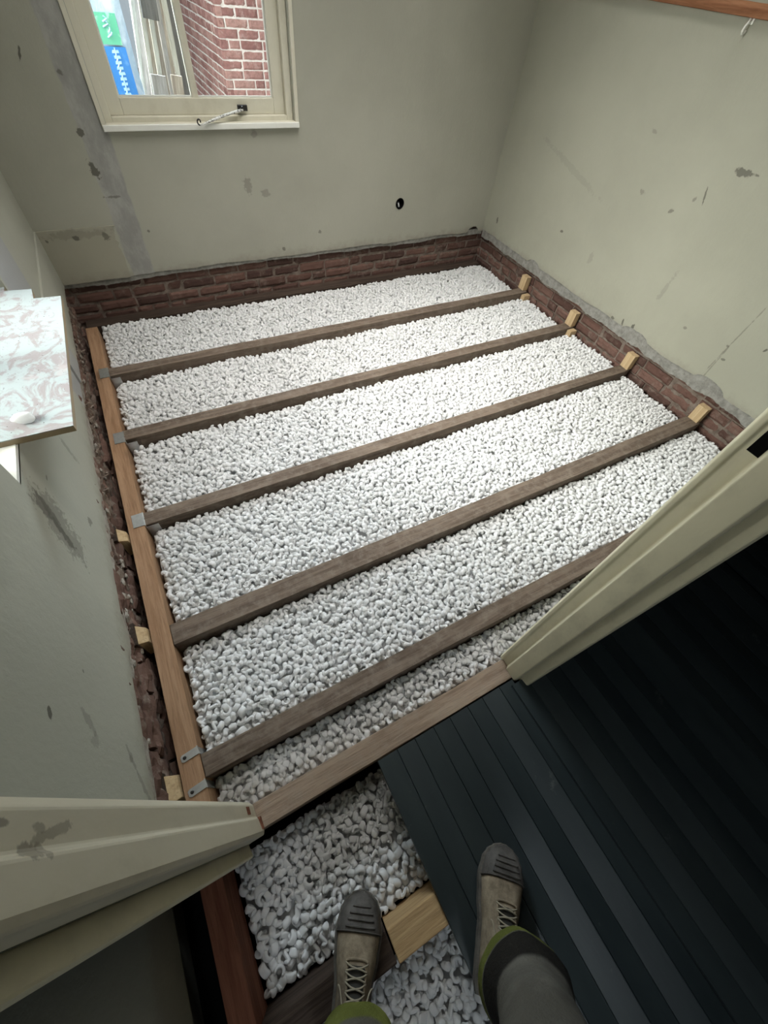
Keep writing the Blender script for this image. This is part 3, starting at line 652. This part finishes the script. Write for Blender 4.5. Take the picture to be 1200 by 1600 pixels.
for i in sorted(near):
    if src is None: o = bpy.data.objects.new('packing_peanut', protos[kinds[i]])
    else: o = src.copy(); o.data = protos[kinds[i]]
    src = src or o
    COL.objects.link(o); o.rotation_mode = 'QUATERNION'; o.rotation_quaternion = rot[i]; o.location = pts[i, :3]; o.scale = (scl[i],)*3
    b_ = int(pts[i, 3])
    if b_ >= 6: tag(o, 'white foam packing peanut in the hall gap around the boots, before the threshold beam', 'packing peanut', 'foam peanuts in the hall gap')
    elif b_ == 0: tag(o, 'white foam packing peanut in the narrow bay right behind the threshold beam', 'packing peanut', 'foam peanuts in the narrow bay')
    else: tag(o, 'white foam packing peanut in the first wide bay beyond the doorway', 'packing peanut', 'foam peanuts at the near edge of the first wide bay')

# ------------------------------------------------------------------ person: trousered legs and work boots
t = NT('worn_work_trousers'); n = t.noise(t.coord(), 9, 5, .6); n2 = t.noise(t.coord(), 220, 2)
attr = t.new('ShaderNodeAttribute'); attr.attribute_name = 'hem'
c_ = t.mix(t.rng(n, .35, .7), (.125, .118, .10), (.20, .19, .165)); c_ = t.mix(t.math('MULTIPLY', n2, .3), c_, (.07, .065, .055))
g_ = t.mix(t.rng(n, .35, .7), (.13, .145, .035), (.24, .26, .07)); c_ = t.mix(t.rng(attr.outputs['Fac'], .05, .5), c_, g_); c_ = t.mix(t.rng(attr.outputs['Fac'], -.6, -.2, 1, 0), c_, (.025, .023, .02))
t.bump(t.math('ADD', t.math('MULTIPLY', n2, .15), n), .8, .02); M_TROUSER = t.out(c_, .9, .1)
t = NT('tan_suede'); n = t.noise(t.coord(), 16, 6, .7); t.bump(t.noise(t.coord(), 70, 5, .7), .5, .003)
M_SUEDE = t.out(t.mix(t.rng(n, .3, .72), (.17, .135, .095), (.45, .37, .265)), .9, .15)
t = NT('grey_toe_rubber'); n = t.noise(t.coord(), 25, 5, .7); M_TOE = t.out(t.mix(t.rng(n, .3, .7), (.055, .05, .045), (.13, .12, .11)), .6, .3)
t = NT('boot_sole'); n = t.noise(t.coord(), 25, 5, .7); M_SOLE = t.out(t.mix(t.rng(n, .3, .7), (.07, .065, .055), (.17, .155, .135)), .7, .3)
t = NT('tan_lace'); M_LACE = t.out((.36, .32, .24), .8, .2)
t = NT('dark_tongue'); M_TONGUE = t.out((.05, .048, .042), .85, .15)

def half_w(s, side):   # s: 0 heel .. .30 toe ; side +1 left of walking direction
    k = [(0, .030), (.02, .036), (.06, .038), (.12, .040), (.18, .050), (.22, .054), (.26, .047), (.28, .036), (.293, .020), (.30, .003)]
    for (a, wa), (b, wb) in zip(k, k[1:]):
        if s <= b: f = (s-a)/(b-a); f = f*f*(3-2*f); return wa+(wb-wa)*f
    return .003
def top_h(s):
    k = [(0, .155), (.05, .165), (.085, .150), (.12, .118), (.16, .092), (.20, .077), (.24, .067), (.27, .056), (.29, .040), (.30, .024)]
    for (a, wa), (b, wb) in zip(k, k[1:]):
        if s <= b: f = (s-a)/(b-a); return wa+(wb-wa)*f
    return .024
def surf(s, th, grow=0.0, base=.022):
    """th from 0 (outer side) over the top to PI"""
    w_ = half_w(s, 1)+grow; h = top_h(s)-base+grow
    ex = .62 if s > .10 else .8
    cy_ = math.copysign(abs(math.cos(th))**ex, math.cos(th))*w_; sz = abs(math.sin(th))**.72*h
    narrow = 1-.30*(sz/h)**2*min(1, max(0, (.24-s)/.1))   # higher parts of the foot are narrower
    return (s, cy_*narrow, base+sz)
def boot(loc, heading, side, parent_loc, par, lab):
    R = Matrix.Rotation(heading, 3, 'Z')
    def T(p): return tuple(R@Vector(p)+Vector(loc)-Vector(parent_loc))
    nS, nT = 44, 22
    bm = NB()
    ss = [.0005+.2990*(1-math.cos(PI*i/nS))/2 for i in range(nS+1)]
    loft(bm, [[T(surf(s, PI*k/nT)) for k in range(nT+1)]+[T((s, half_w(s, 1)*-.9, .018)), T((s, half_w(s, 1)*.9, .018))] for s in ss])
    up = obj('boot', bm, M_SUEDE, par, smooth=True); up['label'] = lab
    # sole: welted outline
    bm = NB(); out = [(s, half_w(s, 1)+.006) for s in ss]+[(s, -half_w(s, 1)-.006) for s in reversed(ss)]
    cx_ = .15
    loft(bm, [[T((cx_+(x-cx_)*g, y*g, z)) for x, y in out] for z, g in ((0, .985), (.006, 1.0), (.012, .992), (.018, 1.012), (.026, 1.005), (.027, .9))])
    obj('sole', bm, M_SOLE, up, smooth=False)
    # toe cap
    bm = NB(); sc = [.222+.0775*i/14 for i in range(15)]
    rings = []
    for i, s in enumerate(sc):
        rings.append([T(surf(min(s+.010*math.sin(PI*k/nT)-.004, .2995), PI*k/nT, .003)) for k in range(nT+1)])
    loft(bm, rings, cap=False, closed=False); o_ = obj('toe_cap', bm, M_TOE, up, smooth=True); sm = o_.modifiers.new('thick', 'SOLIDIFY'); sm.thickness = .002
    bm = NB()
    for r_ in range(4):
        s = .238+.012*r_
        P = [Vector(T(surf(s, th, .0045))) for th in [PI/2+(.55-.06*r_)*(q/5-1) for q in range(11)]]
        tube(bm, P, .0024, 6)
    tube(bm, [Vector(T(surf(.2225+.010*math.sin(PI*k/nT)-.002, PI*k/nT, .0035))) for k in range(1, nT)], .0016, 6)
    obj('toe_ridges', bm, M_TOE, up, smooth=True)
    # tongue opening
    bm = NB(); rows = []
    for i in range(15):
        s = .088+.088*i/14; hw = .50-.17*(i/14)
        if i == 14: hw *= .6
        rows.append([T(surf(s, PI/2+hw*(q/5-1), .0015)) for q in range(11)])
    loft(bm, rows, cap=False, closed=False); obj('tongue', bm, M_TONGUE, up, smooth=True)
    # leather facing edges
    bm = NB()
    for sg in (-1, 1):
        P = [Vector(T(surf(.078+.10*i/12, PI/2+sg*(.56-.16*i/12), .002))) for i in range(13)]; tube(bm, P, .0032, 6)
    tube(bm, [Vector(T(surf(.180+.006*math.cos(a), PI/2+.42*math.sin(a), .002))) for a in [-1.5+.3*i for i in range(11)]], .003, 6)
    obj('facing', bm, M_SUEDE, up, smooth=True)
    # laces
    bm = NB()
    for r_ in range(6):
        s = .094+.0145*r_; hw = .55-.025*r_
        for sg in (-1, 1):
            P = [Vector(T(surf(s+.013*(q/8), PI/2+sg*hw*(1-2*q/8), .005+.003*math.sin(PI*q/8)))) for q in range(9)]
            tube(bm, P, .0019, 6)
    for sg in (-1, 1):     # bow
        P = [Vector(T((.093-.030*math.sin(a)*.4, sg*(.010+.026*(1-math.cos(a))/2*1.1)+sg*.006*math.sin(a), .148-.030*(1-math.cos(a))/2+.006*math.sin(a*2)))) + Vector((0, 0, .0)) for a in [2*PI*i/18 for i in range(19)]]
        tube(bm, P, .0020, 6)
        P = [Vector(T((.090+.052*i/10+.006*math.sin(i*.9), sg*(.006+.034*i/10), .146-.055*(i/10)+.006*math.sin(i*.7)))) for i in range(11)]
        tube(bm, P, .0019, 6)
    obj('laces', bm, M_LACE, up, smooth=True)
    return up
PL = (-.02, -.55, 0)
per = empty('person', PL, 0, 'person standing in the hall, dusty grey-brown work trousers and tan lace-up work boots', 'person')
# body: two trousered legs that meet at the waist, one surface
def ringpts(c, r, tilt=(0, 0), n=40, sq=1.0, wob=0, seed=0):
    out = []
    for k in range(n):
        a = 2*PI*k/n; rr = r*(1+wob*mnoise.noise(Vector((math.cos(a)*1.6, math.sin(a)*1.6, seed+c[2]*7))))
        x, y = rr*math.cos(a), rr*math.sin(a)*sq; out.append((c[0]+x-PL[0], c[1]+y-PL[1], c[2]+tilt[0]*x+tilt[1]*y))
    return out
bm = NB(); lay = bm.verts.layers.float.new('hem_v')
def leg(pts_, seed):
    prev = None; vs0 = None
    for (c, r, tilt, wob, hem) in pts_:
        vs = [bm.verts.new(p) for p in ringpts(c, r, tilt, wob=wob, seed=seed)]
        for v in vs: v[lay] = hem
        if prev:
            for k in range(40): bm.faces.new((prev[k], prev[(k+1) % 40], vs[(k+1) % 40], vs[k]))
        else: vs0 = vs
        prev = vs
    return vs0, prev
z0_ = .95
tiltR = (.10, .16)
# the hem folds back inside first
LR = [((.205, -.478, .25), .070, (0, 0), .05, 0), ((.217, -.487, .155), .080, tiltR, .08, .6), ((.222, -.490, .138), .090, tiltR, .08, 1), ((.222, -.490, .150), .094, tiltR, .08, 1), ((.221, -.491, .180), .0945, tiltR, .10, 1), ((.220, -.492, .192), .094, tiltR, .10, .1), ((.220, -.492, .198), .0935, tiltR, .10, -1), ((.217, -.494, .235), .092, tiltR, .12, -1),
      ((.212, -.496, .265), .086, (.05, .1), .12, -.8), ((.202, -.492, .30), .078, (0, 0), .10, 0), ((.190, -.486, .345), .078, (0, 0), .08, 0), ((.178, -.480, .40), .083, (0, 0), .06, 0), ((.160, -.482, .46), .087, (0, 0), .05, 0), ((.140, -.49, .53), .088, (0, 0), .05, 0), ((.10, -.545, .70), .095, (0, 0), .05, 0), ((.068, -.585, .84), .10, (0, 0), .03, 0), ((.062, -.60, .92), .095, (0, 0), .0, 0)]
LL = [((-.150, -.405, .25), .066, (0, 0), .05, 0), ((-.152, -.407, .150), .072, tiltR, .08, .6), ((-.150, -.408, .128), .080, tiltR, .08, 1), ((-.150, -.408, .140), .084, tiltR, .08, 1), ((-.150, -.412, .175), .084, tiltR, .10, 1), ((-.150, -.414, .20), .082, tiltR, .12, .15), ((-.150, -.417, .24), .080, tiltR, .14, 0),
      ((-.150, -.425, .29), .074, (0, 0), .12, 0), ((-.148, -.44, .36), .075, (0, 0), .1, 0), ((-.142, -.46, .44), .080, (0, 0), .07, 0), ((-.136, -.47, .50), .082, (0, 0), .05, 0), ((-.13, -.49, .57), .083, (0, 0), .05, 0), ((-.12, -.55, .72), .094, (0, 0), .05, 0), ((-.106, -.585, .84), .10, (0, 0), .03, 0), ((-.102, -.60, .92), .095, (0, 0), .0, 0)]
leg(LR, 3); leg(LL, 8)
pel = []
for z, rx, ry in ((.80, .165, .095), (.86, .185, .115), (.93, .185, .12), (1.0, .165, .11), (1.04, .16, .105)):
    pel.append([(-.02+rx*math.cos(2*PI*k/40)-PL[0], -.60+ry*math.sin(2*PI*k/40)-PL[1], z) for k in range(40)])
loft(bm, pel)
bmesh.ops.recalc_face_normals(bm, faces=bm.faces)
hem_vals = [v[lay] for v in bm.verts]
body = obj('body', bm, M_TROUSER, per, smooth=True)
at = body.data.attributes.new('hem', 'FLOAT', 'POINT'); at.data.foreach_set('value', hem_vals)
boot((.160, -.514, .030), math.radians(46), 1, PL, per, 'right work boot standing on the dark underlay sheet')
boot((-.192, -.447, .004), math.radians(56), -1, PL, per, 'left work boot with its toe over the foam peanuts')

# ------------------------------------------------------------------ outside the far window
bm = NB(); box(bm, (-4, YF+.26, -.35), (6, 12, -.25)); structure(obj('ground_outside', bm, mortar('garden_paving', (.22, .20, .18), (.34, .32, .29))), 'paved yard outside the far window', 'ground')
ob = empty('brick_building', (0, 0, 0), 0, 'red brick building corner with pale mortar seen through the right pane', 'building')
f_side = lambda u, v, d_: (1.44+d_, u, v); f_front = lambda u, v, d_: (u, 6.0+d_, v)
bm = NB(); brickwork(bm, 1.44, 3.4, -.25, 2.6, f_front, 0, bl=.215, bh=.056, j=.012, seed=21, jit=.002, depth=.06); finish_brick(obj('front_bricks', bm, M_OUTBRICK, ob))
bm = NB(); brickwork(bm, 6.0, 10.5, -.25, 2.6, f_side, 0, bl=.215, bh=.056, j=.012, seed=22, jit=.002, depth=.06); finish_brick(obj('side_bricks', bm, M_OUTBRICK, ob))
bm = NB(); box(bm, (1.447, 6.007, -.25), (3.4, 10.5, 2.6)); obj('mortar_bed', bm, M_OUTMORTAR, ob)
# leaning planks
pl_specs = [(.395, .022, 3.80, M_PALE, 'pale'), (.425, .05, 3.90, M_OUTGREY, 'grey'), (.455, .024, 3.83, M_PALE, 'pale'), (.485, .055, 3.935, M_OUTWOOD, 'brown'), (.512, .024, 3.852, M_PALE, 'pale'), (.545, .05, 3.96, M_OUTWOOD, 'brown'), (.575, .028, 3.878, M_OUTGREY, 'grey'), (.605, .05, 3.995, M_OUTWOOD, 'brown'), (.635, .026, 3.90, M_PALE, 'pale'), (.705, .085, 4.035, M_DARKB, 'dark grey')]
where = ['leftmost, beside the blue pack', 'second from the left', 'third from the left', 'fourth from the left', 'fifth from the left', 'sixth from the left', 'seventh from the left', 'eighth from the left', 'ninth from the left', 'rightmost and widest']
for k, (x, wd, y, mt, cn) in enumerate(pl_specs):
    bm = NB(); rough_bar(bm, (-wd/2, -.011, 0), (wd/2, .011, 2.0), 20, .0025, 2, k+120)
    o = obj('timber_plank', bm, mt, bevel=.0015); ty = .19-(x-.395)*.58; o.location = (x-1.05*math.tan(ty), y-.05, -.25); o.rotation_euler = (-.045, ty, 0)
    tag(o, '%s timber plank leaning outside the window, %s' % (cn, where[k]), 'plank', 'planks leaning outside the window')
for k, (x, z, w_, h, mt, lab) in enumerate(((.495, .87, .085, .11, M_OUTGREY, 'grey square board offcut held low among the leaning planks'), (.60, .875, .065, .10, M_OUTWOOD, 'brown board offcut low at the right of the leaning planks'), (.545, 1.20, .085, .12, M_DARKB, 'dark grey board offcut high among the leaning planks'))):
    bm = NB(); box(bm, (-w_/2, -.007, -h/2), (w_/2, .007, h/2)); o = obj('board_offcut', bm, mt, bevel=.002); o.location = (x, 3.765, z); o.rotation_euler = (-.05, .12, .1); tag(o, lab, 'offcut', 'board offcuts among the planks')
# insulation pack
t = NT('clear_film_pack'); n = t.noise(t.coord((1, 1, .5)), 12, 6, .7, .5); t.bump(n, .6, .01)
M_FILM = t.out(t.mix(t.rng(n, .4, .7), (.36, .48, .62), (.66, .76, .86)), .25, .5)
t = NT('green_print'); n = t.noise(t.coord((1, 1, .6)), 30, 3, .6); M_GREEN = t.out(t.mix(t.rng(n, .60, .66, 0, .5), (.13, .50, .33), (.55, .82, .72)), .35, .5)
t = NT('blue_print'); n = t.noise(t.coord(), 16, 3, .6); M_BLUE = t.out(t.mix(t.rng(n, .55, .7, 0, .25), (.035, .22, .62), (.3, .55, .85)), .35, .5)
t = NT('pale_print'); M_PRINT = t.out((.42, .66, .86), .4, .5)
pk = empty('insulation_pack', (.29, 3.62, -.25), -.10, 'film wrapped insulation pack with green and blue print behind the left pane', 'insulation pack')
bm = NB(); vs = box(bm, (-.26, -.02, 0), (.092, .08, 1.95)); bmesh.ops.subdivide_edges(bm, edges=bm.edges[:], cuts=7, use_grid_fill=True)
for v in bm.verts: v.co += mnoise.noise_vector(v.co*7)*.008
obj('wrapped_bundle', bm, M_FILM, pk, smooth=True)
bm = NB(); slab(bm, [[(-.045, 1.31), (.050, 1.31), (.054, 1.42), (-.045, 1.42)]], lambda u, v, d_: (u, -.030+d_, v), .004); gp = obj('green_label', bm, M_GREEN, pk)
bm = NB(); slab(bm, [[(-.045, 1.09), (.058, 1.085), (.060, 1.303), (-.045, 1.303)]], lambda u, v, d_: (u, -.030+d_, v), .004); bp_ = obj('blue_label', bm, M_BLUE, pk)
bm = NB()
for i in range(9):
    z = 1.115+.0205*i; slab(bm, [[(-.012+.003*math.sin(i*2.1), z), (.020+.003*math.cos(i*1.7), z+.002), (.020, z+.013), (-.010, z+.012)]], lambda u, v, d_: (u, -.032+d_, v), .002)
    tube(bm, [(.004*math.sin(i), -.031, z+.01), (.004, -.031, z+.021)], .0035, 5)
obj('printed_letters', bm, M_PRINT, bp_)
bm = NB()
for i in range(4):
    z = 1.335+.018*i; tube(bm, [(-.01+.012*math.sin(i*2), -.031, z), (.01, -.031, z+.012), (.004+.01*math.cos(i), -.031, z+.02)], .004, 5)
obj('printed_mark', bm, M_PRINT, gp)
